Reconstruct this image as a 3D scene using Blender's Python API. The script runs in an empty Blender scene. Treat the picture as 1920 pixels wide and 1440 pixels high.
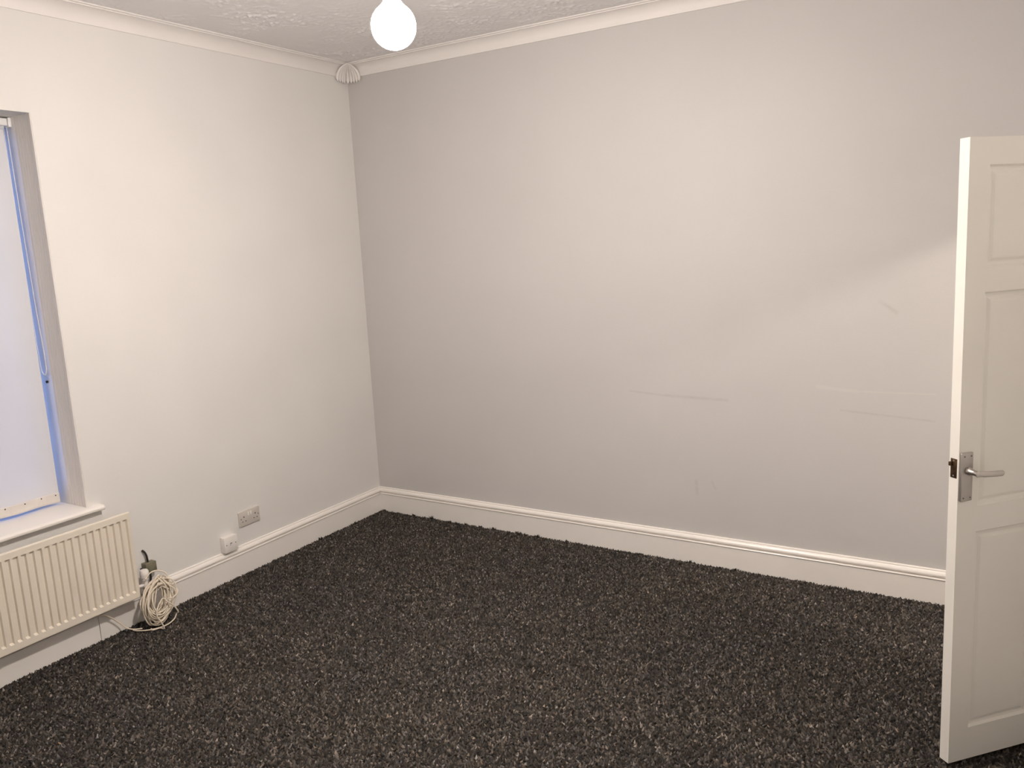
import bpy, bmesh, math, random
import numpy as np
from mathutils import Vector, Matrix

random.seed(7)
rng = np.random.default_rng(11)
scene = bpy.context.scene
col = scene.collection

# ------------------------------------------------------------------ camera
R = [[0.8536, 0.5186, -0.0485], [0.0491, -0.1728, -0.9837], [-0.5185, 0.8374, -0.1730]]
cam_data = bpy.data.cameras.new('camera')
cam_data.sensor_width = 36.0
cam_data.lens = 1514.93 / 1920 * 36.0
cam_data.clip_start = 0.05
cam = bpy.data.objects.new('camera', cam_data)
col.objects.link(cam)
rt, dn, fw = (Vector(r).normalized() for r in R)
fw = rt.cross(dn).normalized(); dn = fw.cross(rt).normalized()
cam.matrix_world = Matrix(((rt.x, -dn.x, -fw.x, 3.6074),
                           (rt.y, -dn.y, -fw.y, -4.0428),
                           (rt.z, -dn.z, -fw.z, 1.7608),
                           (0, 0, 0, 1)))
scene.camera = cam

# ------------------------------------------------------------------ world, exposure
world = bpy.data.worlds.new('dusk_sky')
scene.world = world
world.use_nodes = True
bg = world.node_tree.nodes['Background']
bg.inputs['Color'].default_value = (0.16, 0.36, 1.0, 1)      # blue dusk behind the window
bg.inputs['Strength'].default_value = 4.2
scene.view_settings.view_transform = 'Standard'
scene.view_settings.look = 'None'
scene.view_settings.exposure = 0.0
scene.view_settings.gamma = 1.0
scene.view_settings.use_curve_mapping = False
scene.cycles.use_denoising = True
scene.cycles.use_light_tree = False
scene.cycles.adaptive_threshold = 0.03
scene.cycles.max_bounces = 7
scene.cycles.diffuse_bounces = 5
scene.cycles.sample_clamp_indirect = 10
BULB_STRENGTH = 1235.0
HALL_STRENGTH = 900.0
BULB_COLOUR = (1.0, 0.90, 0.82, 1)

# ------------------------------------------------------------------ dimensions (metres)
XW, YB, ZC = 4.0, -4.45, 2.892       # room width, depth, ceiling
HC, LEG = 2.818, 0.074               # cornice foot, cornice leg
HB, TB = 0.161, 0.022                # skirting
WT = 0.32                            # outer wall thickness
WY0, WY1, WZ0, WZ1 = -2.017, -3.25, 0.615, 2.404   # window opening
DY0, DY1, DZ = -0.115, -0.812, 2.0   # doorway in the right wall
PT = 0.11                            # partition thickness

# ------------------------------------------------------------------ helpers
def setp(o, label=None, cat=None, group=None, kind=None):
    if label: o['label'] = label
    if cat: o['category'] = cat
    if group: o['group'] = group
    if kind: o['kind'] = kind
    return o

def mesh_obj(name, verts, faces, mat, parent=None, smooth=False):
    me = bpy.data.meshes.new(name)
    me.from_pydata([tuple(v) for v in verts], [], faces)
    me.update()
    if mat: me.materials.append(mat)
    if smooth:
        me.polygons.foreach_set('use_smooth', [True] * len(me.polygons))
    o = bpy.data.objects.new(name, me)
    col.objects.link(o)
    if parent: o.parent = parent
    return o

def bm_obj(name, bm, mat, parent=None, smooth=False, angle=None):
    bmesh.ops.recalc_face_normals(bm, faces=bm.faces)
    me = bpy.data.meshes.new(name)
    bm.to_mesh(me); bm.free()
    if mat: me.materials.append(mat)
    if smooth:
        me.polygons.foreach_set('use_smooth', [True] * len(me.polygons))
        if angle: me.set_sharp_from_angle(angle=angle)
    o = bpy.data.objects.new(name, me)
    col.objects.link(o)
    if parent: o.parent = parent
    return o

def empty(name, loc=(0, 0, 0)):
    o = bpy.data.objects.new(name, None)
    o.empty_display_size = 0.05
    o.location = loc
    col.objects.link(o)
    return o

def add_box(bm, x0, x1, y0, y1, z0, z1, bevel=0.0, seg=2):
    x0, x1 = min(x0, x1), max(x0, x1); y0, y1 = min(y0, y1), max(y0, y1); z0, z1 = min(z0, z1), max(z0, z1)
    vs = [bm.verts.new(c) for c in ((x0,y0,z0),(x1,y0,z0),(x1,y1,z0),(x0,y1,z0),(x0,y0,z1),(x1,y0,z1),(x1,y1,z1),(x0,y1,z1))]
    fs = [bm.faces.new([vs[i] for i in f]) for f in ((0,3,2,1),(4,5,6,7),(0,1,5,4),(1,2,6,5),(2,3,7,6),(3,0,4,7))]
    if bevel:
        es = list({e for f in fs for e in f.edges})
        bmesh.ops.bevel(bm, geom=es, offset=bevel, segments=seg, affect='EDGES', profile=0.5)

def box(name, x0, x1, y0, y1, z0, z1, mat, parent=None, bevel=0.0, seg=2):
    bm = bmesh.new(); add_box(bm, x0, x1, y0, y1, z0, z1, bevel, seg)
    return bm_obj(name, bm, mat, parent, smooth=bevel > 0, angle=0.6 if bevel else None)

def add_tube(bm, pts, rad, seg=10, closed=False, cap=True):
    pts = [Vector(p) for p in pts]; n = len(pts)
    tang = []
    for i in range(n):
        a = pts[(i-1) % n] if (closed or i > 0) else pts[i]
        b = pts[(i+1) % n] if (closed or i < n-1) else pts[i]
        tang.append((b-a).normalized())
    nv = tang[0].orthogonal().normalized()
    rings = []
    for i in range(n):
        t = tang[i]
        nv = (nv - t*nv.dot(t))
        nv = nv.normalized() if nv.length > 1e-6 else t.orthogonal().normalized()
        b = t.cross(nv)
        r = rad[i] if hasattr(rad, '__len__') else rad
        rings.append([bm.verts.new(pts[i] + (nv*math.cos(2*math.pi*k/seg) + b*math.sin(2*math.pi*k/seg))*r) for k in range(seg)])
    for i in range(n if closed else n-1):
        A, B = rings[i], rings[(i+1) % n]
        for k in range(seg):
            bm.faces.new((A[k], A[(k+1) % seg], B[(k+1) % seg], B[k]))
    if cap and not closed:
        bm.faces.new(rings[0][::-1]); bm.faces.new(rings[-1])

def tube(name, pts, rad, mat, parent=None, seg=10, closed=False):
    bm = bmesh.new(); add_tube(bm, pts, rad, seg, closed)
    return bm_obj(name, bm, mat, parent, smooth=True, angle=0.9)

def add_lathe(bm, prof, centre=(0, 0, 0), axis='Z', seg=32):
    c = Vector(centre); rings = []
    for r, h in prof:
        ring = []
        for k in range(seg):
            a = 2*math.pi*k/seg
            u, v = r*math.cos(a), r*math.sin(a)
            p = {'Z': (u, v, h), 'X': (h, u, v), 'Y': (u, h, v)}[axis]
            ring.append(bm.verts.new(c + Vector(p)))
        rings.append(ring)
    for A, B in zip(rings, rings[1:]):
        for k in range(seg):
            bm.faces.new((A[k], A[(k+1) % seg], B[(k+1) % seg], B[k]))
    for rg in (rings[0], rings[-1]):
        bm.faces.new(rg)

def lathe(name, prof, mat, parent=None, centre=(0, 0, 0), axis='Z', seg=32, angle=0.7):
    bm = bmesh.new(); add_lathe(bm, prof, centre, axis, seg)
    return bm_obj(name, bm, mat, parent, smooth=True, angle=angle)

def smooth_path(pts, sub=8, closed=False):
    P = [Vector(p) for p in pts]; n = len(P); out = []
    rng_i = range(n) if closed else range(n-1)
    for i in rng_i:
        p0 = P[(i-1) % n] if closed or i > 0 else P[i]
        p1 = P[i]; p2 = P[(i+1) % n]
        p3 = P[(i+2) % n] if closed or i+2 < n else p2
        for k in range(sub):
            t = k/sub
            out.append(0.5*((2*p1) + (-p0+p2)*t + (2*p0-5*p1+4*p2-p3)*t*t + (-p0+3*p1-3*p2+p3)*t**3))
    if not closed: out.append(P[-1])
    return out

# ------------------------------------------------------------------ materials
class M:
    """tiny node helper"""
    def __init__(self, name, base=(0.8, 0.8, 0.8), rough=0.5, metal=0.0, spec=0.5):
        self.mat = bpy.data.materials.new(name); self.mat.use_nodes = True
        self.nt = self.mat.node_tree; self.n = self.nt.nodes; self.l = self.nt.links
        self.b = self.n['Principled BSDF']
        self.b.inputs['Base Color'].default_value = (*base, 1)
        self.b.inputs['Roughness'].default_value = rough
        self.b.inputs['Metallic'].default_value = metal
        self.b.inputs['Specular IOR Level'].default_value = spec
        self._pos = None
    def pos(self):
        if not self._pos: self._pos = self.n.new('ShaderNodeNewGeometry').outputs['Position']
        return self._pos
    def noise(self, scale, detail=3, rough=0.55, vec=None, stretch=None):
        t = self.n.new('ShaderNodeTexNoise'); t.inputs['Scale'].default_value = scale
        t.inputs['Detail'].default_value = detail; t.inputs['Roughness'].default_value = rough
        v = vec or self.pos()
        if stretch:
            mp = self.n.new('ShaderNodeMapping'); mp.inputs['Scale'].default_value = stretch
            self.l.new(v, mp.inputs['Vector']); v = mp.outputs['Vector']
        self.l.new(v, t.inputs['Vector']); return t.outputs['Fac']
    def ramp(self, fac, stops):
        r = self.n.new('ShaderNodeValToRGB'); e = r.color_ramp.elements
        e[0].position, e[0].color = stops[0][0], (*stops[0][1], 1)
        e[1].position, e[1].color = stops[-1][0], (*stops[-1][1], 1)
        for p, c in stops[1:-1]:
            k = e.new(p); k.color = (*c, 1)
        self.l.new(fac, r.inputs['Fac']); return r.outputs['Color']
    def math(self, op, a, b=None, c=None, clamp=False):
        m = self.n.new('ShaderNodeMath'); m.operation = op; m.use_clamp = clamp
        for i, v in enumerate((a, b, c)):
            if v is None: continue
            if isinstance(v, (int, float)): m.inputs[i].default_value = v
            else: self.l.new(v, m.inputs[i])
        return m.outputs[0]
    def mix(self, fac, a, b):
        m = self.n.new('ShaderNodeMix'); m.data_type = 'RGBA'
        for sock, v in ((m.inputs['Factor'], fac), (m.inputs['A'], a), (m.inputs['B'], b)):
            if isinstance(v, tuple): sock.default_value = (*v, 1)
            elif isinstance(v, (int, float)): sock.default_value = v
            else: self.l.new(v, sock)
        return m.outputs['Result']
    def colour(self, c): self.l.new(c, self.b.inputs['Base Color']); return self
    def bump(self, h, strength=0.3, dist=0.01):
        bp = self.n.new('ShaderNodeBump'); bp.inputs['Strength'].default_value = strength
        bp.inputs['Distance'].default_value = dist
        self.l.new(h, bp.inputs['Height']); self.l.new(bp.outputs['Normal'], self.b.inputs['Normal']); return self
    def sep(self):
        s = self.n.new('ShaderNodeSeparateXYZ'); self.l.new(self.pos(), s.inputs[0]); return s.outputs
    def mark(self, axis, u0, z0, u1, z1, w, soft=1.0):
        """0..1 mask of a soft streak from (u0,z0) to (u1,z1) on a wall, half width w"""
        s = self.sep_cache if hasattr(self, 'sep_cache') else self.sep(); self.sep_cache = s
        du, dz = u1-u0, z1-z0; L2 = du*du+dz*dz or 1e-9
        pu = self.math('SUBTRACT', s[axis], u0); pz = self.math('SUBTRACT', s[2], z0)
        t = self.math('ADD', self.math('MULTIPLY', pu, du/L2), self.math('MULTIPLY', pz, dz/L2), clamp=True)
        ru = self.math('SUBTRACT', pu, self.math('MULTIPLY', t, du)); rz = self.math('SUBTRACT', pz, self.math('MULTIPLY', t, dz))
        d = self.math('SQRT', self.math('ADD', self.math('MULTIPLY', ru, ru), self.math('MULTIPLY', rz, rz)))
        return self.math('SUBTRACT', 1.0, self.math('DIVIDE', d, w), clamp=True)

def paint(name, base, rough, var=0.04, scale=3.0, bumps=0.08, bscale=180, bdist=0.002):
    m = M(name, base, rough)
    if not var: return m
    f = m.noise(scale, 1)
    lo = tuple(c*(1-var) for c in base); hi = tuple(min(1, c*(1+var)) for c in base)
    m.colour(m.ramp(f, [(0.3, lo), (0.7, hi)]))
    if bumps: m.bump(m.noise(bscale, 1), bumps, bdist)
    return m

white_wall = paint('white_wall_paint', (0.715, 0.70, 0.68), 0.62, 0.02, 2.2, 0.12, 160, 0.003).mat

far_white = paint('bright_white_wall_paint', (0.74, 0.725, 0.70), 0.62, 0, 2.2, 0).mat
gw = M('light_grey_wall_paint', (0.56, 0.535, 0.52), 0.58)
base = gw.ramp(gw.noise(1.6, 2, 0.6), [(0.3, (0.538, 0.520, 0.508)), (0.7, (0.556, 0.538, 0.526))])
dark = None
for a in ((0, 1.86, 0.925, 2.06, 0.912, .008), (0, 2.06, 0.912, 2.40, 0.905, .012), (0, 2.232, 0.455, 2.236, 0.385, .014),
          (0, 2.318, 0.46, 2.335, 0.425, .010), (0, 3.11, 1.41, 3.18, 1.36, .014), (0, 2.95, 0.89, 3.35, 0.865, .007)):
    k = gw.mark(*a)
    dark = k if dark is None else gw.math('MAXIMUM', dark, k)
lite = None
for a in ((0, 2.84, 1.0, 3.02, 0.985, .014), (0, 3.02, 0.985, 3.35, 0.99, .006)):
    k = gw.mark(*a)
    lite = k if lite is None else gw.math('MAXIMUM', lite, k)
grime = gw.math('MULTIPLY', dark, gw.noise(30, 1))
c1 = gw.mix(gw.math('MULTIPLY', grime, 0.36), base, (0.30, 0.26, 0.235))
gw.colour(gw.mix(gw.math('MULTIPLY', lite, 0.22), c1, (0.70, 0.68, 0.62)))
gw.bump(gw.noise(150, 1), 0.10, 0.003)
grey_wall = gw.mat

cl = M('textured_ceiling_paint', (0.79, 0.775, 0.78), 0.75)
ceiling_mat = cl.mat

gloss_white = paint('white_gloss_woodwork', (0.80, 0.765, 0.725), 0.28, 0.015, 5, 0.03, 60, 0.002).mat
door_white = paint('white_door_paint', (0.80, 0.775, 0.72), 0.34, 0.015, 4, 0.05, 90, 0.0015).mat
cove_white = paint('white_plaster_cove', (0.78, 0.75, 0.73), 0.6, 0.015, 4, 0.08, 120, 0.002).mat
radiator_white = paint('cream_radiator_enamel', (0.74, 0.68, 0.585), 0.35, 0.02, 9, 0.0).mat
plastic_white = M('white_plastic', (0.78, 0.745, 0.71), 0.32).mat
socket_grey = M('aged_socket_plastic', (0.54, 0.50, 0.46), 0.35).mat
upvc = M('white_upvc', (0.80, 0.80, 0.80), 0.3).mat
hole_black = M('dark_hole', (0.015, 0.013, 0.012), 0.8).mat
black_cable = M('black_cable_rubber', (0.018, 0.015, 0.013), 0.5).mat
olive_box = paint('olive_grey_box_plastic', (0.165, 0.155, 0.105), 0.5, 0.12, 40, 0.0).mat
copper_dirty = paint('dirty_painted_pipe', (0.22, 0.19, 0.11), 0.5, 0.25, 60, 0.0).mat
cable_cream = paint('cream_cable_sheath', (0.70, 0.62, 0.51), 0.42, 0.06, 30, 0.0).mat
steel = M('satin_chrome', (0.56, 0.53, 0.50), 0.30, 1.0).mat
steel_plate = paint('brushed_metal_plate', (0.47, 0.44, 0.41), 0.42, 0.08, 14, 0.0)
steel_plate.b.inputs['Metallic'].default_value = 0.9
steel_plate = steel_plate.mat
brown_metal = paint('bronzed_latch_metal', (0.09, 0.055, 0.03), 0.38, 0.3, 50, 0.0)
brown_metal.b.inputs['Metallic'].default_value = 0.7
brown_metal = brown_metal.mat
steel_dark = M('dull_screw_metal', (0.20, 0.18, 0.16), 0.45, 0.9).mat
hall_paint = paint('hall_wall_paint', (0.72, 0.69, 0.64), 0.6, 0, 2, 0).mat

cb = M('charcoal_carpet_backing', (0.03, 0.027, 0.025), 0.95, spec=0.1)
cb.colour(cb.ramp(cb.noise(160, 3, 0.7), [(0.35, (0.014, 0.012, 0.011)), (0.65, (0.05, 0.045, 0.041))]))
carpet_back = cb.mat
ct = M('charcoal_carpet_yarn', (0.05, 0.045, 0.04), 0.9, spec=0.15)
at = ct.n.new('ShaderNodeAttribute'); at.attribute_name = 'tone'
drift = ct.ramp(ct.noise(1.3, 3), [(0.3, (0.92, 0.92, 0.95)), (0.7, (1.08, 1.06, 1.02))])
mx = ct.n.new('ShaderNodeMix'); mx.data_type = 'RGBA'; mx.blend_type = 'MULTIPLY'; mx.inputs['Factor'].default_value = 1
ct.l.new(at.outputs['Color'], mx.inputs['A']); ct.l.new(drift, mx.inputs['B'])
ct.colour(mx.outputs['Result'])
carpet_yarn = ct.mat

# blind fabric: woven cloth that lets some of the dusk through
bf = M('white_blind_fabric', (0.76, 0.735, 0.70), 0.85)
tr = bf.n.new('ShaderNodeBsdfTranslucent'); tr.inputs['Color'].default_value = (0.72, 0.72, 0.72, 1)
ms = bf.n.new('ShaderNodeMixShader'); ms.inputs['Fac'].default_value = 0.10
out = bf.n['Material Output']
bf.l.new(bf.b.outputs[0], ms.inputs[1]); bf.l.new(tr.outputs[0], ms.inputs[2]); bf.l.new(ms.outputs[0], out.inputs['Surface'])
sp = bf.noise(28, 2, 0.5)
bf.colour(bf.ramp(bf.noise(3, 3), [(0.3, (0.665, 0.65, 0.63)), (0.7, (0.70, 0.69, 0.67))]))
bf.bump(bf.noise(600, 2), 0.1, 0.001)
blind_fabric = bf.mat
hem_mat = paint('stained_blind_hem', (0.69, 0.645, 0.60), 0.85, 0.06, 14, 0.0).mat

# window glass: clear pane with Fresnel gloss
gl = M('window_glass', (1, 1, 1), 0.0)
t_ = gl.n.new('ShaderNodeBsdfTransparent'); g_ = gl.n.new('ShaderNodeBsdfGlossy'); g_.inputs['Roughness'].default_value = 0.02
fr = gl.n.new('ShaderNodeFresnel'); fr.inputs['IOR'].default_value = 1.45
mg = gl.n.new('ShaderNodeMixShader')
gl.l.new(fr.outputs[0], mg.inputs['Fac']); gl.l.new(t_.outputs[0], mg.inputs[1]); gl.l.new(g_.outputs[0], mg.inputs[2])
gl.l.new(mg.outputs[0], gl.n['Material Output'].inputs['Surface'])
glass = gl.mat

def lamp_mat(name, strength):
    m = M(name, (1, 1, 1), 0.4)
    m.b.inputs['Emission Color'].default_value = BULB_COLOUR
    # opal dome: full brightness at the end, about a third round the neck
    g = m.n.new('ShaderNodeNewGeometry'); s = m.n.new('ShaderNodeSeparateXYZ'); m.l.new(g.outputs['Normal'], s.inputs[0])
    r = m.n.new('ShaderNodeMapRange'); r.inputs['From Min'].default_value = -1.0; r.inputs['From Max'].default_value = 0.35
    r.inputs['To Min'].default_value = strength; r.inputs['To Max'].default_value = strength*0.27
    m.l.new(s.outputs[2], r.inputs['Value']); m.l.new(r.outputs[0], m.b.inputs['Emission Strength'])
    return m.mat
bulb_mat = lamp_mat('lit_opal_bulb', BULB_STRENGTH)
hall_bulb_mat = lamp_mat('lit_hall_bulb', HALL_STRENGTH)
for m_ in (bulb_mat, hall_bulb_mat): m_.cycles.emission_sampling = 'FRONT'

# ------------------------------------------------------------------ room shell
def boxes(name, lst, mat, label, parent=None):
    bm = bmesh.new()
    for b in lst: add_box(bm, *b)
    o = bm_obj(name, bm, mat, parent)
    return setp(o, label, kind='structure')

FZ = -0.007
floor = boxes('floor', [(0, XW, YB, 0, FZ-0.05, FZ)], carpet_back, 'dark charcoal fitted carpet covering the whole floor')
def stippled_ceiling():
    g, W = 0.006, 2.7                                  # relief modelled where it can be told apart, plain beyond
    n = int(W/g)+1
    def blur(a, r):
        for ax in (0, 1):
            k = np.ones(2*r+1)/(2*r+1)
            a = np.apply_along_axis(lambda v: np.convolve(v, k, 'same'), ax, a)
        return a
    f = blur(rng.normal(0, 1, (n, n)), 1); f = f/f.std()
    p = blur(blur(rng.normal(0, 1, (n, n)), 14), 14); p = p/p.std()
    amp = np.clip(0.55+0.32*p, 0.12, 1.3)              # dabbed thickly in some places, smoother in others
    h = np.clip(0.9*f+0.6, 0, 2.6)**1.25 * 0.0027*amp
    q = np.clip((np.arange(n)*g-0.07)/0.05, 0.06, 1); h *= q[:, None]*q[None, :]
    h[0, :] = h[-1, :] = h[:, 0] = h[:, -1] = 0
    xs = np.linspace(0, W, n); ys = -np.linspace(0, W, n)
    V = np.empty((n, n, 3), np.float32)
    V[..., 0] = xs[:, None]; V[..., 1] = ys[None, :]; V[..., 2] = ZC-h
    V = V.reshape(-1, 3)
    a = np.arange(n*n, dtype=np.int32).reshape(n, n)
    Q = np.stack([a[:-1, :-1], a[1:, :-1], a[1:, 1:], a[:-1, 1:]], -1).reshape(-1, 4)
    ex = np.array([(W, 0, ZC), (XW, 0, ZC), (XW, YB, ZC), (0, YB, ZC), (0, -W, ZC), (W, -W, ZC), (XW, -W, ZC),
                   (0, 0, ZC+.1), (XW, 0, ZC+.1), (XW, YB, ZC+.1), (0, YB, ZC+.1)], np.float32)
    b = n*n
    EQ = np.array([(b, b+1, b+6, b+5), (b+4, b+6, b+2, b+3), (b+7, b+10, b+9, b+8)], np.int32)
    V = np.concatenate([V, ex]); Q = np.concatenate([Q, EQ]).astype(np.int32)
    me = bpy.data.meshes.new('ceiling')
    me.vertices.add(len(V)); me.vertices.foreach_set('co', V.ravel())
    me.loops.add(len(Q)*4); me.loops.foreach_set('vertex_index', Q.ravel())
    me.polygons.add(len(Q)); me.polygons.foreach_set('loop_start', np.arange(len(Q), dtype=np.int32)*4)
    me.update(calc_edges=True)
    me.polygons.foreach_set('use_smooth', [True]*len(Q))
    me.materials.append(ceiling_mat)
    o = bpy.data.objects.new('ceiling', me); col.objects.link(o)
    return setp(o, 'white stippled textured ceiling around the light bulb', kind='structure')
stippled_ceiling()
boxes('wall_left', [(-WT, 0, WY0, 0.1, FZ, ZC+.1), (-WT, 0, YB-.1, WY1, FZ, ZC+.1),
                    (-WT, 0, WY1, WY0, FZ, WZ0), (-WT, 0, WY1, WY0, WZ1, ZC+.1)], white_wall, 'cream white painted wall around the window')
boxes('wall_back', [(0, XW+1.6, 0, 0.1, FZ, ZC+.1)], grey_wall, 'light grey painted wall with faint scuffs behind the open door')
boxes('wall_right', [(XW, XW+PT, DY0, 0, FZ, ZC+.1), (XW, XW+PT, YB-.1, DY1, FZ, ZC+.1), (XW, XW+PT, DY1, DY0, DZ, ZC+.1)],
      far_white, 'white partition wall holding the doorway')
boxes('wall_front', [(0, XW, YB-.1, YB, FZ, ZC+.1)], far_white, 'white wall behind the viewer')
# hall beyond the doorway
HX = XW+1.6
boxes('wall_hall', [(HX, HX+.1, -2.6, .1, FZ, ZC+.1), (XW+PT, HX, -2.7, -2.6, FZ, ZC+.1)], hall_paint, 'plain hall wall beyond the doorway')
boxes('floor_hall', [(XW, HX, -2.6, 0, FZ-.05, FZ)], carpet_back, 'dark hall carpet beyond the doorway')
boxes('ceiling_hall', [(XW+PT, HX, -2.6, 0, ZC, ZC+.1)], hall_paint, 'plain hall ceiling beyond the doorway')

# profile runs: (offset from wall d, height z) swept along a wall, mitred at the room corners
def run(name, prof, wall, a0, a1, mat, label, mitre0=True, mitre1=False, parent=None, kind='structure'):
    """wall 'L': x = d, runs along -y;  'B': y = -d, runs along +x;  'R': x = XW-d, along -y;  'F': y = YB+d along x"""
    verts, n = [], len(prof)
    for end, mit in ((a0, mitre0), (a1, mitre1)):
        s = 1 if end == a0 else -1
        for d, z in prof:
            e = end + s*d if mit else end
            verts.append({'L': (d, -e, z), 'B': (e, -d, z), 'R': (XW-d, -e, z), 'F': (e, YB+d, z)}[wall])
    faces = [(i, i+1, n+i+1, n+i) for i in range(n-1)] + [(n-1, 0, n, 2*n-1)]
    faces += [tuple(range(n))[::-1], tuple(range(n, 2*n))]
    bm = bmesh.new(); bv = [bm.verts.new(v) for v in verts]
    for f in faces: bm.faces.new([bv[i] for i in f])
    o = bm_obj(name, bm, mat, parent, smooth=True, angle=0.45)
    if kind: setp(o, label, kind=kind)
    return o

cov = [(0, HC), (0.006, HC), (0.007, HC+0.005)]
for k in range(0, 11):
    a = math.pi/2*k/10
    cov.append((0.007+0.057*(1-math.cos(a)), HC+0.006+0.056*math.sin(a)))
cov += [(0.064, HC+0.066), (0.070, HC+0.067), (LEG, HC+0.069), (LEG, ZC), (0, ZC)]
run('trim_1', cov, 'L', 0, -YB, cove_white, 'white coved cornice along the top of the window wall', True, True)
run('trim_2', cov, 'B', 0, XW, cove_white, 'white coved cornice along the top of the grey wall', True, True)
run('trim_3', cov, 'R', 0, -YB, cove_white, 'white coved cornice above the doorway', True, True)
run('trim_4', cov, 'F', 0, XW, cove_white, 'white coved cornice on the wall behind the viewer', True, True)

skp = [(0, HB), (0.005, HB), (0.0085, HB-0.002), (0.0095, HB-0.005), (0.008, HB-0.0075), (0.0105, HB-0.009),
       (0.0165, HB-0.012), (0.021, HB-0.018), (0.0225, HB-0.024), (0.0215, HB-0.029), (0.0165, HB-0.0325), (0.0125, HB-0.0345),
       (0.0125, HB-0.0385), (0.0245, HB-0.0395), (0.0262, HB-0.042), (0.0245, HB-0.045), (TB, HB-0.046), (TB, FZ), (0, FZ)]
bl = run('baseboard_left', skp, 'L', 0, 2.0535, gloss_white, 'white moulded skirting board below the window', True, False)
b2 = run('board', skp, 'L', 2.0565, -YB, gloss_white, None, False, True, kind=None)
b2.parent = bl
run('baseboard_back', skp, 'B', 0, XW, gloss_white, 'white moulded skirting board along the grey wall', True, True)
run('baseboard_right', skp, 'R', 0.88, -YB, gloss_white, 'white moulded skirting board beside the doorway', False, True)
run('baseboard_front', skp, 'F', 0, XW, gloss_white, 'white moulded skirting board behind the viewer', True, True)

# fluted plaster fan over the cornice mitre in the corner
def fan():
    U, V = 91, 14; nf = 9
    r = 0.034; e = 0.106
    path = []
    for i in range(U):
        u = i/(U-1)
        L1 = e - r; arc = math.pi/2*r; tot = 2*L1+arc; s = u*tot
        if s < L1: path.append((0.004, -(e-s)))
        elif s < L1+arc:
            a = (s-L1)/r; path.append((0.004+r-r*math.cos(a), -(r+0.004)+r*math.sin(a)))
        else: path.append((r+0.004+(s-L1-arc), -0.004))
    A = Vector((0.088, -0.088, 0))
    verts = []
    nrm = Vector((0.6, -0.6, -0.53))
    for i in range(U):
        u = i/(U-1)
        rib = abs(math.sin(math.pi*nf*u))
        drop = 0.010 + 0.012*rib*math.sin(math.pi*u)**0.5 + 0.004*rib
        for j in range(V):
            t = j/(V-1)
            w = 1-math.cos(t*math.pi/2)
            B = Vector((*path[i], 0))
            p = B.lerp(A, w)
            z = HC - drop*(1-t) + (ZC-HC-0.006)*math.sin(t*math.pi/2) + 0.0*t
            lift = 0.004 + 0.016*rib*(1-t)**0.6
            verts.append(Vector((p.x, p.y, z)) + nrm*lift)
    faces = [(i*V+j, (i+1)*V+j, (i+1)*V+j+1, i*V+j+1) for i in range(U-1) for j in range(V-1)]
    o = mesh_obj('trim_5', verts, faces, cove_white, None, True)
    so = o.modifiers.new('thickness', 'SOLIDIFY'); so.thickness = 0.006; so.offset = 0
    return setp(o, 'fluted plaster fan over the cornice joint in the room corner', kind='structure')
fan()

# ------------------------------------------------------------------ carpet pile (uncountable)
def pile(name, xs, ys, zs, rad, hgt, tone, parent):
    n = len(xs)
    ang = rng.uniform(0, 2*np.pi, n)
    lean = rng.normal(0, 0.45, (n, 2))*hgt[:, None]
    V = np.empty((n, 5, 3), np.float32)
    for k in range(4):
        V[:, k, 0] = xs + rad*np.cos(ang+k*np.pi/2); V[:, k, 1] = ys + rad*np.sin(ang+k*np.pi/2); V[:, k, 2] = zs
    V[:, 4, 0] = xs+lean[:, 0]; V[:, 4, 1] = ys+lean[:, 1]; V[:, 4, 2] = zs+hgt
    idx = (np.arange(n, dtype=np.int32)*5)[:, None, None] + np.array([[0, 1, 4], [1, 2, 4], [2, 3, 4], [3, 0, 4]], np.int32)[None]
    me = bpy.data.meshes.new(name)
    me.vertices.add(n*5); me.vertices.foreach_set('co', V.ravel())
    me.loops.add(n*12); me.loops.foreach_set('vertex_index', idx.ravel())
    me.polygons.add(n*4); me.polygons.foreach_set('loop_start', np.arange(n*4, dtype=np.int32)*3)
    me.update(calc_edges=True)
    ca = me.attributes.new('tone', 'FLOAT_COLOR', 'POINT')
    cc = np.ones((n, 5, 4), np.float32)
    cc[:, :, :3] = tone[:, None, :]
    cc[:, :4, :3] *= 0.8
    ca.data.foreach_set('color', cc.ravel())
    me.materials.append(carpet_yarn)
    o = bpy.data.objects.new(name, me); col.objects.link(o); o.parent = parent
    return setp(o, kind='stuff')

def yarn_tone(n):
    g = np.exp(rng.normal(math.log(0.050), 0.66, n))
    g = np.clip(g, 0.012, 0.30)
    hue = rng.normal(0, 0.05, n)
    return np.stack([g*(1.12+hue), g*(0.985), g*(0.87-hue)], 1).astype(np.float32)

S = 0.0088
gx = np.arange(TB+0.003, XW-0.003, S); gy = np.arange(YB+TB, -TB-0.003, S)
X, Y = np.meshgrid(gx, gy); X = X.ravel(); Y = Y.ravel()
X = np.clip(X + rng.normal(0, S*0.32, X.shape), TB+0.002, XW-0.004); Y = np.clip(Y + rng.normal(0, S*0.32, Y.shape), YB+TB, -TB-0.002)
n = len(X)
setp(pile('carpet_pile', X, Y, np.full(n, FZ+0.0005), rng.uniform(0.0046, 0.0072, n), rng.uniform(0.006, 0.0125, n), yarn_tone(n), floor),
     'charcoal speckled twist pile')
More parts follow.
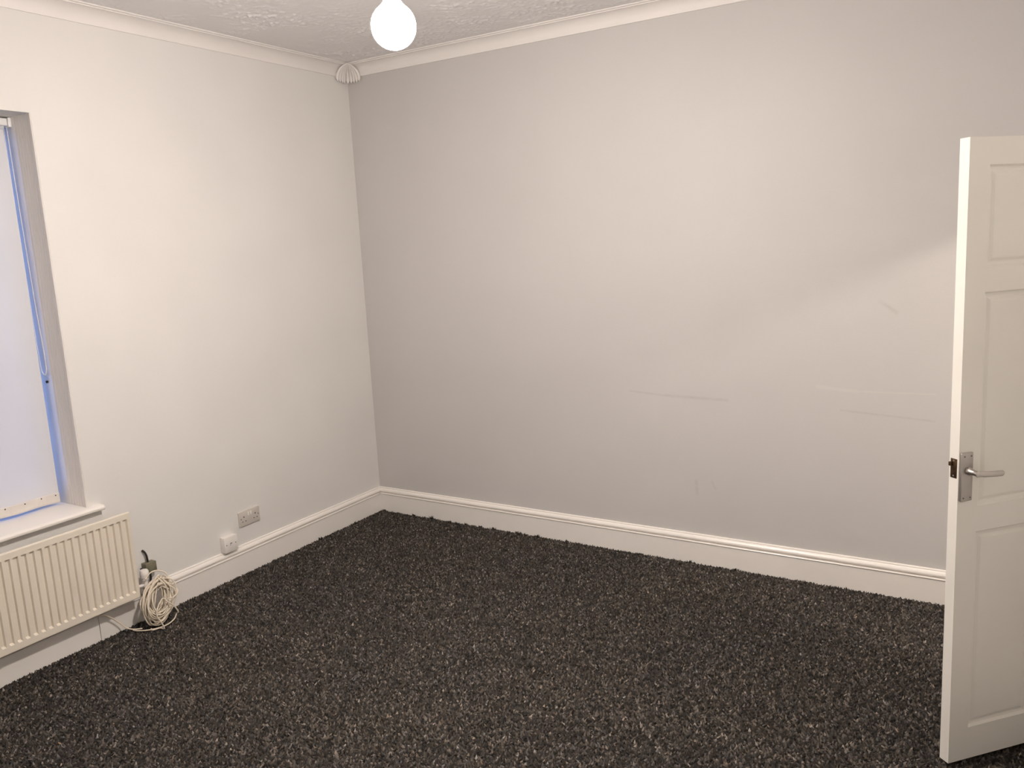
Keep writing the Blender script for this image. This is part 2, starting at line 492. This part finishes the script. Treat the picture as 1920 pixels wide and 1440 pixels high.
# loose fibres standing up where the carpet meets the skirting
ex, ey, eh, er = [], [], [], []
def clump(x, y, k, h):
    for _ in range(k):
        ex.append(x+random.gauss(0, 0.006)); ey.append(y+random.gauss(0, 0.003)); eh.append(h*random.uniform(0.5, 1.1)); er.append(random.uniform(0.003, 0.006))
for _ in range(150):
    t = random.uniform(0.0, 3.2); clump(t, -TB-0.005, random.randint(1, 5), random.uniform(0.008, 0.016))
for _ in range(110):
    t = random.uniform(0.0, 2.6); clump(TB+0.005, -t, random.randint(1, 4), random.uniform(0.007, 0.013))
for t, h in ((0.05, .020), (0.30, .022), (0.46, .030), (0.60, .018), (0.72, .022), (0.84, .020), (0.93, .022), (1.10, .024), (1.13, .020), (1.25, .022), (1.45, .018), (1.9, .018), (2.2, .02), (2.45, .018)):
    clump(t, -TB-0.006, 14, h)
for t, h in ((0.30, .018), (0.62, .026), (0.99, .018), (1.25, .016)):
    clump(TB+0.006, -t, 10, h)
ex, ey, eh, er = map(np.array, (ex, ey, eh, er))
ex = np.maximum(ex, TB+0.003); ey = np.minimum(ey, -TB-0.003)
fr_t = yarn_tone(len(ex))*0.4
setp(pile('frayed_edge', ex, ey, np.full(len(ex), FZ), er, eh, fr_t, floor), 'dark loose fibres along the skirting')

# ------------------------------------------------------------------ window, sill, blind
wx = -0.25
win = empty('window_1', (wx, (WY0+WY1)/2, WZ0))
setp(win, 'white framed window behind the roller blind', kind='structure')
def wbox(name, x0, x1, y0, y1, z0, z1, mat, bevel=0.0, parent=win):
    o = box(name, x0, x1, y0, y1, z0, z1, mat, None, bevel)
    o.parent = parent; o.matrix_parent_inverse = parent.matrix_world.inverted() if parent.parent is None else parent.matrix_world.inverted()
    return o
win.matrix_world  # location only
bpy.context.view_layer.update()
fwid = 0.06
bm = bmesh.new()
add_box(bm, wx-0.05, wx, WY1, WY0, WZ0+0.025, WZ0+0.025+fwid)
add_box(bm, wx-0.05, wx, WY1, WY0, WZ1-fwid, WZ1)
add_box(bm, wx-0.05, wx, WY0-fwid, WY0, WZ0+0.025+fwid, WZ1-fwid)
add_box(bm, wx-0.05, wx, WY1, WY1+fwid, WZ0+0.025+fwid, WZ1-fwid)
add_box(bm, wx-0.05, wx, -2.66, -2.60, WZ0+0.025+fwid, WZ1-fwid)
fo = bm_obj('window_frame', bm, upvc); fo.parent = win; fo.matrix_parent_inverse = win.matrix_world.inverted()
wbox('pane', wx-0.03, wx-0.024, WY0-fwid, -2.60, WZ0+0.085, WZ1-fwid, glass)
wbox('pane', wx-0.03, wx-0.024, -2.66, WY1+fwid, WZ0+0.085, WZ1-fwid, glass)

# fluted lining board down the right-hand reveal
def lining(y_face, sgn, name):
    prof = []
    xs = np.linspace(-0.185, -0.004, 120)
    for x in xs:
        g = 0.0
        if -0.132 < x < -0.012:
            ph = ((x+0.132)/0.120*6) % 1.0
            g = 0.0035*math.sin(math.pi*ph)**0.7
        prof.append((x, y_face - sgn*(0.004 - g)))
    prof = [(-WT+0.07, y_face-sgn*0.004)] + prof + [(-0.001, y_face)]
    vs = [(x, y, WZ0+0.025) for x, y in prof] + [(x, y, WZ1) for x, y in prof]
    k = len(prof)
    fs = [(i, i+1, k+i+1, k+i) for i in range(k-1)]
    o = mesh_obj(name, vs, fs, gloss_white, None, False)
    o.parent = win; o.matrix_parent_inverse = win.matrix_world.inverted()
    return o
lining(WY0, 1, 'reveal_lining')
lining(WY1, -1, 'reveal_lining')

# sill board with rounded nosing
sz = 0.640
prof = [(-0.25, sz), (0.026, sz), (0.033, sz-0.003), (0.038, sz-0.009), (0.0385, sz-0.014), (0.036, sz-0.020), (0.030, sz-0.024), (0.0, sz-0.025), (-0.25, sz-0.025)]
bm = bmesh.new()
def sill_seg(ya, yb, pr):
    k = len(pr)
    A = [bm.verts.new((x, ya, z)) for x, z in pr]; B = [bm.verts.new((x, yb, z)) for x, z in pr]
    for i in range(k): bm.faces.new((A[i], A[(i+1) % k], B[(i+1) % k], B[i]))
    bm.faces.new(A[::-1]); bm.faces.new(B)
sill_seg(WY0+0.0, WY1, prof)
horn = [(0.0, sz)] + prof[1:8]
sill_seg(-1.957, WY0, horn); sill_seg(WY1, WY1-0.06, horn)
sill = bm_obj('window_sill', bm, gloss_white, smooth=True, angle=0.5)
sill.parent = win; sill.matrix_parent_inverse = win.matrix_world.inverted()

# roller blind
bx = -0.178
blind = empty('roller_blind', (bx, -2.6, 0.655))
setp(blind, 'white fabric roller blind pulled down over the window', 'blind')
bpy.context.view_layer.update()
def under(o, p):
    bpy.context.view_layer.update()
    o.parent = p; o.matrix_parent_inverse = p.matrix_world.inverted(); return o
by0, by1 = -2.047, -3.215
nu, nv = 60, 40
verts, faces = [], []
ztop, zbot = 2.352, 0.70
def wave(y, t):
    s = (y-by0)
    return 0.007*math.sin(s*26+0.4)*(0.25+0.75*t) + 0.003*math.sin(s*9.0+1.0)
for j in range(nv+1):
    t = j/nv; z = ztop + (zbot-ztop)*t
    for i in range(nu+1):
        y = by0 + (by1-by0)*i/nu
        verts.append((bx+wave(y, t)*min(1, t*4), y, z))
faces = [(j*(nu+1)+i, j*(nu+1)+i+1, (j+1)*(nu+1)+i+1, (j+1)*(nu+1)+i) for j in range(nv) for i in range(nu)]
under(mesh_obj('fabric', verts, faces, blind_fabric, None, True), blind)
# hem pocket with its bar, slightly proud
hv, hf = [], []
for j, (dx, z) in enumerate(((0.0005, 0.701), (0.005, 0.698), (0.0055, 0.662), (0.003, 0.6545), (-0.003, 0.6545), (-0.0055, 0.662), (-0.005, 0.698), (-0.0005, 0.701))):
    for i in range(nu+1):
        y = by0 - 0.001 + (by1-by0)*i/nu
        hv.append((bx+dx+wave(y, 1), y, z + 0.008*(i/nu)))
k = nu+1
hf = [(j*k+i, j*k+i+1, ((j+1) % 8)*k+i+1, ((j+1) % 8)*k+i) for j in range(8) for i in range(nu)]
hf += [tuple(j*k for j in range(8)), tuple(j*k+nu for j in range(8))[::-1]]
hem = under(mesh_obj('hem', hv, hf, hem_mat, None, False), blind)
for y in (-2.064, -2.126, -2.205, -2.29, -2.38):
    o = lathe('mildew_spot', [(0.0001, 0), (0.0032, 0.0), (0.0026, 0.0006), (0.0001, 0.0008)], hole_black, None,
              (bx+0.0055+wave(y, 1), y, 0.692+0.008*(by0-y)/1.17), 'X', 10)
    under(o, hem)
under(tube('roller', [(bx-0.02, by0+0.006, 2.372), (bx-0.02, by1, 2.372)], 0.021, blind_fabric, None, 20), blind)
under(box('head_rail', bx-0.045, bx+0.022, by0+0.012, by1, 2.366, 2.399, upvc, None, 0.006), blind)
under(box('bracket', bx-0.05, bx+0.026, by0+0.0265, by0+0.0125, 2.362, 2.402, upvc, None, 0.003), blind)
# bead chain loop
cp = [(-0.172, -2.034, 2.36), (-0.170, -2.0335, 2.1), (-0.165, -2.033, 1.85), (-0.160, -2.032, 1.60), (-0.150, -2.031, 1.40), (-0.1475, -2.031, 1.31), (-0.152, -2.032, 1.275),
      (-0.163, -2.034, 1.262), (-0.176, -2.036, 1.272), (-0.181, -2.037, 1.30), (-0.186, -2.038, 1.45), (-0.190, -2.038, 1.8), (-0.192, -2.038, 2.1), (-0.192, -2.037, 2.36)]
bm = bmesh.new(); add_tube(bm, smooth_path(cp, 10), 0.0016, 6)
pp = smooth_path(cp, 44)
for i in range(0, len(pp), 6):
    m4 = Matrix.Translation(pp[i])
    bmesh.ops.create_icosphere(bm, subdivisions=1, radius=0.0026, matrix=m4)
under(bm_obj('bead_chain', bm, plastic_white, smooth=True), blind)
under(lathe('chain_clip', [(0.0005, 0.0), (0.006, 0.0), (0.0055, 0.006), (0.0005, 0.007)], hole_black, None, (-0.170, WY0-0.0115, 1.228), 'Y', 12), blind)

# ------------------------------------------------------------------ radiator
rad = empty('radiator', (0.085, -2.44, 0.16))
setp(rad, 'cream panel radiator with vertical flutes under the window sill', 'radiator')
bpy.context.view_layer.update()
ry0, ry1, rz0, rz1, rx = -1.876, -3.03, 0.158, 0.588, 0.092
pitch = 0.0334
# front sheet as a height field: flat frame with recessed flutes that end in sloped tops and bottoms
ys = [ry0-0.000]
nfl = int((ry0-ry1-0.03)/pitch)
first = ry0-0.0165
fl = []
for i in range(nfl):
    a = first-i*pitch
    fl.append((a, a-0.021))
pts_y = [(ry0, 0)]
for a, b in fl:
    pts_y += [(a, 0), (a-0.0035, 1), (b+0.0050, 1), (b, 0)]
pts_y.append((ry1, 0))
zt, zbm = 0.556, 0.186
pts_z = [(rz0, 0), (zbm, 0), (zbm+0.008, 1), (zt-0.0006, 1), (zt, 0), (rz1-0.006, 0)]
DEP = 0.0105
vs, fs = [], []
for z, fz in pts_z:
    for y, fy in pts_y:
        vs.append((rx-DEP*fy*fz, y, z))
K = len(pts_y)
for j in range(len(pts_z)-1):
    for i in range(K-1):
        fs.append((j*K+i, (j+1)*K+i, (j+1)*K+i+1, j*K+i+1))
top = len(vs)
# rolled top edge and back of the panel
for dx, z in ((-0.002, rz1-0.001), (-0.007, rz1), (-0.012, rz1-0.001), (-0.0135, rz1-0.006), (-0.0135, rz0)):
    vs += [(rx+dx, ry0, z), (rx+dx, ry1, z)]
l0 = (len(pts_z)-1)*K
chainv = [(l0, l0+K-1)] + [(top+2*i, top+2*i+1) for i in range(5)] + [(0, K-1)]
bm = bmesh.new(); bv = [bm.verts.new(v) for v in vs]; 
for f in fs: bm.faces.new([bv[i] for i in f])
# first strip needs all top verts
strip = [bv[l0+i] for i in range(K)]
bm.faces.new(strip + [bv[top+1], bv[top]])
for i in range(4):
    a, b = (top+2*i, top+2*i+1), (top+2*i+2, top+2*i+3)
    bm.faces.new((bv[a[0]], bv[a[1]], bv[b[1]], bv[b[0]]))
bm.faces.new([bv[i] for i in range(K)] + [bv[top+9], bv[top+8]])
for e, o_ in ((0, 0), (K-1, 1)):
    loop = [bv[j*K+e] for j in range(len(pts_z))] + [bv[top+2*i+o_] for i in range(5)]
    bm.faces.new(loop)
under(bm_obj('panel', bm, radiator_white), rad)
# bottom seam lip, side lip, fins and wall brackets
under(box('seam_lip', rx-0.012, rx-0.0065, ry0-0.004, ry1+0.004, rz0-0.006, rz0, radiator_white, None, 0.001), rad)
fv, ff = [], []
yy = np.arange(ry0-0.03, ry1+0.03, -0.0125)
for i, y in enumerate(yy):
    xx = rx-0.0145 if i % 2 == 0 else rx-0.046
    fv += [(xx, y, rz0+0.03), (xx, y, rz1-0.03)]
ff = [(2*i, 2*i+1, 2*i+3, 2*i+2) for i in range(len(yy)-1)]
under(mesh_obj('convector_fins', fv, ff, radiator_white), rad)
for y in (-2.02, -2.88):
    under(box('wall_bracket', 0.003, rx-0.0135, y-0.015, y+0.015, 0.22, 0.54, radiator_white, None, 0.001), rad)
# thermostatic valve at the lower right end with its tail down into the floor
vx, vy = 0.070, -1.828
valve = under(lathe('valve_body', [(0.004, -0.013), (0.0125, -0.012), (0.0125, 0.014), (0.0105, 0.022), (0.004, 0.024)], plastic_white, None, (vx, vy, 0.198), 'Z', 20), rad)
hd = lathe('valve_head', [(0.004, 0.0), (0.016, 0.001), (0.0175, 0.006), (0.0165, 0.012), (0.0205, 0.016), (0.0215, 0.030), (0.0205, 0.046), (0.0165, 0.053), (0.004, 0.055)],
           plastic_white, None, (vx, vy, 0.219), 'Z', 24)
under(hd, valve)
under(tube('valve_tail', [(vx, vy-0.055, 0.198), (vx, vy, 0.198)], 0.008, plastic_white, None, 14), rad)
under(tube('pipe', smooth_path([(vx, vy, 0.188), (vx, vy-0.001, 0.10), (vx+0.001, vy-0.003, 0.03), (vx, vy-0.004, FZ)], 5), 0.0075, copper_dirty, None, 12), rad)
under(lathe('pipe_nut', [(0.004, 0.0), (0.0125, 0.0), (0.0125, 0.016), (0.004, 0.016)], copper_dirty, None, (vx, vy, 0.168), 'Z', 6), rad)

# ------------------------------------------------------------------ junction box with black cable
jb = empty('junction_box', (0.0, -1.765, 0.23))
setp(jb, 'small olive grey junction box on the wall beside the radiator valve', 'junction box')
bpy.context.view_layer.update()
under(box('body', 0.0, 0.034, -1.794, -1.737, 0.231, 0.281, olive_box, None, 0.002), jb)
under(box('lid', 0.034, 0.038, -1.7945, -1.7365, 0.2305, 0.2815, olive_box, None, 0.0012), jb)
o = under(tube('cable_entry', smooth_path([(0.003, -1.782, 0.345), (0.012, -1.776, 0.335), (0.016, -1.770, 0.315), (0.016, -1.768, 0.295), (0.016, -1.767, 0.275)], 6), [0.005]*25, black_cable, None, 10), jb)
setp(o, 'black rubber cable')
o = under(tube('cable_entry', smooth_path([(0.02, -1.768, 0.24), (0.026, -1.768, 0.215), (0.028, -1.772, 0.19), (0.035, -1.790, 0.13), (0.04, -1.815, 0.06), (0.04, -1.83, FZ)], 6), [0.0055]*31, black_cable, None, 10), jb)
setp(o, 'black rubber cable')
o = under(box('cable_clamp', 0.0, 0.026, -1.803, -1.794, 0.243, 0.258, black_cable, None, 0.002), jb)

# ------------------------------------------------------------------ coiled cable
def coil():
    root = empty('coiled_cable', (0.12, -1.80, 0.0))
    setp(root, 'tangled coil of cream cable hanging beside the radiator', 'cable')
    bpy.context.view_layer.update()
    top = Vector((0.106, -1.776, 0.247)); bot = Vector((0.170, -1.860, 0.012))
    c0 = (top+bot)/2
    up = (top-bot)/2
    side = Vector((0.03, 1.0, -0.05)).normalized()
    nrm = side.cross(up).normalized()
    if nrm.x < 0: nrm = -nrm
    rnd = random.Random(5)
    CR = 0.0034
    pts = []
    turns = 27
    for k in range(turns):
        f = k/(turns-1)
        hw = 0.078 - 0.052*rnd.random()**1.3
        hh = 1.06 - 0.50*rnd.random()
        off = (rnd.random()-0.4)*0.05
        dy = rnd.uniform(-0.012, 0.010); dz = rnd.uniform(-0.07, 0.06)
        tw = rnd.uniform(-0.22, 0.22)
        for s in range(14):
            a = 2*math.pi*s/14 + math.pi/2
            u = math.cos(a)*hw; w = math.sin(a)*hh*0.86
            u2 = u*math.cos(tw) - w*up.length*math.sin(tw)*0.35
            p = c0 + side*(u2+dy) + up*(w+dz-0.03) + nrm*(off + 0.010*math.sin(2*a+k))
            pts.append(p)
    path = smooth_path(pts, 4)
    path = [Vector((max(p.x, 0.101 if p.y < -1.795 else 0.101-0.85*(p.y+1.795), 0.034), p.y, max(p.z, 0.007))) for p in path]
    under(tube('coil', path, CR, cable_cream, None, 7), root)
    # strap turn wrapped about the bundle, long strand down and away under the radiator
    strap = [c0+Vector((0.03, -0.006, 0.118)), c0+Vector((0.048, 0.012, 0.085)), c0+Vector((0.056, 0.020, 0.045)), c0+Vector((0.050, 0.012, 0.008)),
             c0+Vector((0.046, -0.008, 0.012)), c0+Vector((0.050, -0.040, -0.020)), c0+Vector((0.058, -0.052, -0.055)), c0+Vector((0.062, -0.036, -0.095)), c0+Vector((0.064, -0.028, -0.128)),
             (0.185, -1.855, 0.006), (0.170, -1.885, 0.005), (0.150, -1.880, 0.005)]
    under(tube('strand', smooth_path(strap, 7), CR, cable_cream, None, 7), root)
    s2 = [c0+Vector((0.020, 0.092, 0.028)), c0+Vector((0.045, 0.080, 0.012)), c0+Vector((0.052, 0.045, 0.0)), c0+Vector((0.046, 0.010, 0.006)), c0+Vector((0.052, 0.012, -0.006)),
          c0+Vector((0.058, 0.042, -0.040)), c0+Vector((0.060, 0.060, -0.080)), (0.165, -1.745, 0.030), (0.175, -1.770, 0.012), (0.185, -1.815, 0.006), (0.175, -1.86, 0.005),
          (0.145, -1.900, 0.005), (0.105, -1.925, 0.005), (0.082, -1.930, 0.006)]
    under(tube('strand', smooth_path(s2, 7), CR, cable_cream, None, 7), root)
    s3 = [(0.103, -1.846, 0.236), (0.104, -1.820, 0.258), (0.114, -1.790, 0.262), (0.128, -1.755, 0.240), (0.140, -1.748, 0.200), (0.135, -1.76, 0.15)]
    under(tube('strand', smooth_path(s3, 7), CR, cable_cream, None, 7), root)
    tail = [(0.110, -1.90, 0.007), (0.085, -1.925, 0.008), (0.062, -1.945, 0.018), (0.048, -1.965, 0.045), (0.044, -1.985, 0.070), (0.046, -2.012, 0.100), (0.050, -2.046, 0.126), (0.042, -2.10, 0.140), (0.040, -2.2, 0.146), (0.040, -2.4, 0.146)]
    under(tube('loose_tail', smooth_path(tail, 7), CR, cable_cream, None, 7), root)
coil()

# ------------------------------------------------------------------ wall sockets
def rounded_plate(x0, x1, yc, zc, w, h, r, mat, name, bev=0.003):
    bm = bmesh.new(); ring0, n = [], 6
    P = []
    for (sx, sy, a0) in ((1, 1, 0), (-1, 1, 90), (-1, -1, 180), (1, -1, 270)):
        for k in range(n+1):
            a = math.radians(a0+90*k/n)
            P.append((sx*(w/2-r)+r*math.cos(a), sy*(h/2-r)+r*math.sin(a)))
    def ring(x, ins): return [bm.verts.new((x, yc+p[0]*(1-2*ins/w), zc+p[1]*(1-2*ins/h))) for p in P]
    A = ring(x0, 0); B = ring(x1-bev, 0); C = ring(x1-bev*0.3, bev*0.3); D = ring(x1, bev)
    for a, b in ((A, B), (B, C), (C, D)):
        for i in range(len(P)): bm.faces.new((a[i], a[(i+1) % len(P)], b[(i+1) % len(P)], b[i]))
    bm.faces.new(D); bm.faces.new(A[::-1])
    return bm_obj(name, bm, mat, smooth=True, angle=0.6)

ds = empty('double_socket', (0, -1.118, 0.262)); setp(ds, 'white double power socket on the cream wall', 'socket')
bpy.context.view_layer.update()
sc_y, sc_z = -1.116, 0.306
plate = under(rounded_plate(0, 0.0095, sc_y, sc_z, 0.147, 0.086, 0.006, socket_grey, 'plate'), ds)
for s in (-1, 1):
    cy = sc_y + s*0.040
    under(box('earth_slot', 0.0085, 0.0098, cy-0.0025, cy+0.0025, sc_z+0.004, sc_z+0.013, hole_black), plate)
    for q in (-1, 1):
        under(box('pin_slot', 0.0085, 0.0098, cy+q*0.011-0.0035, cy+q*0.011+0.0035, sc_z-0.019, sc_z-0.0145, hole_black), plate)
    sw = under(box('switch', 0.009, 0.0125, sc_y+s*0.0085-0.0055, sc_y+s*0.0085+0.0055, sc_z+0.010, sc_z+0.031, plastic_white, None, 0.001), plate)
    under(lathe('screw', [(0.0003, 0), (0.0032, 0.0), (0.0028, 0.0008), (0.0003, 0.001)], hole_black, None, (0.0094, sc_y+s*0.0604, sc_z), 'X', 10), plate)

ps = empty('phone_socket', (0, -1.283, 0.162)); setp(ps, 'square white telephone socket box just above the skirting board', 'socket')
bpy.context.view_layer.update()
py_, pz_ = -1.281, 0.206
under(box('back_box', 0.0, 0.030, py_-0.043, py_+0.043, pz_-0.0435, pz_+0.0435, plastic_white, None, 0.0025), ps)
face = under(box('face_plate', 0.0302, 0.037, py_-0.0435, py_+0.0435, pz_-0.044, pz_+0.044, plastic_white, None, 0.002), ps)
under(box('jack', 0.0365, 0.0376, py_-0.006, py_+0.006, pz_-0.008, pz_+0.006, hole_black), face)
under(box('shutter', 0.0368, 0.0382, py_-0.0045, py_+0.0055, pz_-0.008, pz_+0.002, plastic_white), face)
for s in (-1, 1):
    under(lathe('screw', [(0.0003, 0), (0.0032, 0.0), (0.0026, 0.0008), (0.0003, 0.001)], hole_black, None, (0.0367, py_+s*0.0302, pz_), 'X', 10), face)

# ------------------------------------------------------------------ open door
ang = 0.8231
D = Vector((math.cos(ang), math.sin(ang), 0)); U = Vector((-0.0112, -0.0005, 0.9999)).normalized()
N = U.cross(D).normalized(); D = N.cross(U).normalized()
DW, DH, DT = 0.690, 1.981, 0.036
DM = Matrix(((D.x, N.x, U.x, 3.5155), (D.y, N.y, U.y, -1.3025), (D.z, N.z, U.z, 0.012), (0, 0, 0, 1)))
cols = [(0.075, 0.318), (0.372, DW-0.075)]
rows = [(0.112, 0.785), (0.868, 1.533), (1.606, 1.902)]
bm = bmesh.new()
def fb(x0, x1, z0, z1): add_box(bm, x0, x1, 0, DT, z0, z1)
fb(0, 0.075, 0, DH); fb(DW-0.075, DW, 0, DH)
zs = [0.0] + [v for r in rows for v in r] + [DH]
for i in range(0, len(zs), 2): fb(0.075, DW-0.075, zs[i], zs[i+1])
for r in rows: fb(0.318, 0.372, r[0], r[1])
bmesh.ops.remove_doubles(bm, verts=bm.verts, dist=1e-5)
door = bm_obj('door_1', bm, door_white)
door.matrix_world = DM
setp(door, 'open white six panel door at the right edge with a metal lever handle', kind='structure')
bpy.context.view_layer.update()
def door_panel(x0, x1, z0, z1):
    st = [(0, 0), (0.0015, 0.003), (0.006, 0.0085), (0.012, 0.0098), (0.0165, 0.0098), (0.026, 0.0045), (0.030, 0.004)]
    bm = bmesh.new()
    for side in (0, 1):
        rings = []
        for ins, dep in st:
            y = dep if side == 0 else DT-dep
            rings.append([bm.verts.new(c) for c in ((x0+ins, y, z0+ins), (x1-ins, y, z0+ins), (x1-ins, y, z1-ins), (x0+ins, y, z1-ins))])
        for a, b in zip(rings, rings[1:]):
            for i in range(4): bm.faces.new((a[i], a[(i+1) % 4], b[(i+1) % 4], b[i]))
        bm.faces.new(rings[-1])
        if side == 0: r0 = rings[0]
        else:
            for i in range(4): bm.faces.new((r0[i], r0[(i+1) % 4], rings[0][(i+1) % 4], rings[0][i]))
    o = bm_obj('panel', bm, door_white); o.parent = door
    return o
for r in rows:
    for c in cols: door_panel(c[0], c[1], r[0], r[1])
# lever handle (front face is y = 0, outwards is -y)
hp = box('handle_plate', 0.003, 0.047, -0.009, -0.0002, 0.893, 1.047, steel_plate, None, 0.003, 3); hp.parent = door
setp(hp, 'rectangular brushed metal handle plate')
hcx, hcz = 0.026, 0.990
bm = bmesh.new()
add_lathe(bm, [(0.003, -0.009), (0.012, -0.010), (0.0125, -0.018), (0.010, -0.022), (0.0085, -0.040), (0.0095, -0.050), (0.003, -0.054)], (hcx, 0, hcz), 'Y', 20)
lev = bm_obj('lever_neck', bm, steel, smooth=True, angle=0.6); lev.parent = hp
path = smooth_path([(hcx-0.004, -0.047, hcz), (hcx+0.012, -0.050, hcz-0.001), (hcx+0.030, -0.050, hcz-0.004), (hcx+0.060, -0.048, hcz-0.007), (hcx+0.088, -0.046, hcz-0.009), (hcx+0.092, -0.045, hcz-0.009)], 4)
bm = bmesh.new(); add_tube(bm, path, 0.0095, 16)
for v in bm.verts: v.co.y = -0.048 + (v.co.y+0.048)*0.45
lv = bm_obj('lever', bm, steel, smooth=True, angle=0.8); lv.parent = hp
for x, z in ((0.013, 1.036), (0.038, 1.036), (0.013, 0.904), (0.038, 0.904)):
    o = lathe('screw', [(0.0003, -0.0102), (0.0024, -0.0100), (0.0030, -0.0085)], steel_dark, None, (x, 0, z), 'Y', 10); o.parent = hp
# latch plate and bolt in the free edge (x = 0, outwards is -x)
lp = box('latch_plate', -0.0015, 0.002, 0.006, 0.030, 0.965, 1.026, brown_metal, None, 0.0005); lp.parent = door
setp(lp, 'dark bronzed latch plate')
lb = box('latch_bolt', -0.011, 0.0, 0.021, 0.030, 1.003, 1.016, brown_metal, None, 0.002); lb.parent = lp
for z in (0.972, 1.020):
    o = lathe('screw', [(0.0003, -0.0022), (0.0028, -0.002), (0.003, -0.001)], steel, None, (0, 0.018, z), 'X', 10); o.parent = lp

# door lining and architrave round the opening
bm = bmesh.new()
for y0, y1 in ((DY0, DY0-0.022), (DY1+0.022, DY1)): add_box(bm, XW+0.012, XW+PT+0.005, y0, y1, FZ, DZ)
add_box(bm, XW+0.012, XW+PT+0.005, DY1, DY0, DZ-0.004, DZ+0.0)
add_box(bm, XW-0.016, XW, DY1-0.002, DY1-0.062, FZ, DZ+0.06); add_box(bm, XW-0.016, XW, DY0+0.002, DY0+0.062, FZ, DZ+0.06)
add_box(bm, XW-0.016, XW, DY1, DY0, DZ, DZ+0.06)
setp(bm_obj('trim_6', bm, gloss_white), 'white door lining and architrave around the doorway', kind='structure')

# ------------------------------------------------------------------ pendant lamps
def pendant(name, loc, zc, label, mat, ceil):
    x, y = loc
    root = empty(name, (x, y, ceil)); setp(root, label, 'lamp')
    bpy.context.view_layer.update()
    r = 0.066
    prof = []
    for k in range(0, 13):
        a = -math.pi/2 + math.pi*0.80*k/12
        prof.append((max(0.0006, r*math.cos(a)), zc + r*math.sin(a)))
    prof += [(0.030, zc+0.062), (0.022, zc+0.074), (0.0165, zc+0.084)]
    b = under(lathe('bulb', prof, mat, None, (x, y, 0), 'Z', 24, 1.5), root); setp(b, 'glowing round bulb')
    under(lathe('lamp_holder', [(0.010, zc+0.078), (0.0205, zc+0.078), (0.0215, zc+0.098), (0.019, zc+0.100), (0.019, zc+0.128), (0.012, zc+0.142), (0.005, zc+0.146)], plastic_white, None, (x, y, 0), 'Z', 24), root)
    under(tube('flex', [(x, y, zc+0.144), (x, y, ceil-0.02)], 0.0035, plastic_white, None, 10), root)
    under(lathe('ceiling_rose', [(0.006, ceil-0.034), (0.018, ceil-0.028), (0.044, ceil-0.012), (0.047, ceil), (0.005, ceil)], plastic_white, None, (x, y, 0), 'Z', 28), root)
pendant('pendant_lamp', (2.03, -2.0564), 2.4005, 'bare glowing bulb hanging from the textured ceiling', bulb_mat, ZC)
pendant('pendant_lamp', (5.05, -1.02), 2.44, 'bare glowing bulb in the hall beyond the doorway', hall_bulb_mat, ZC)
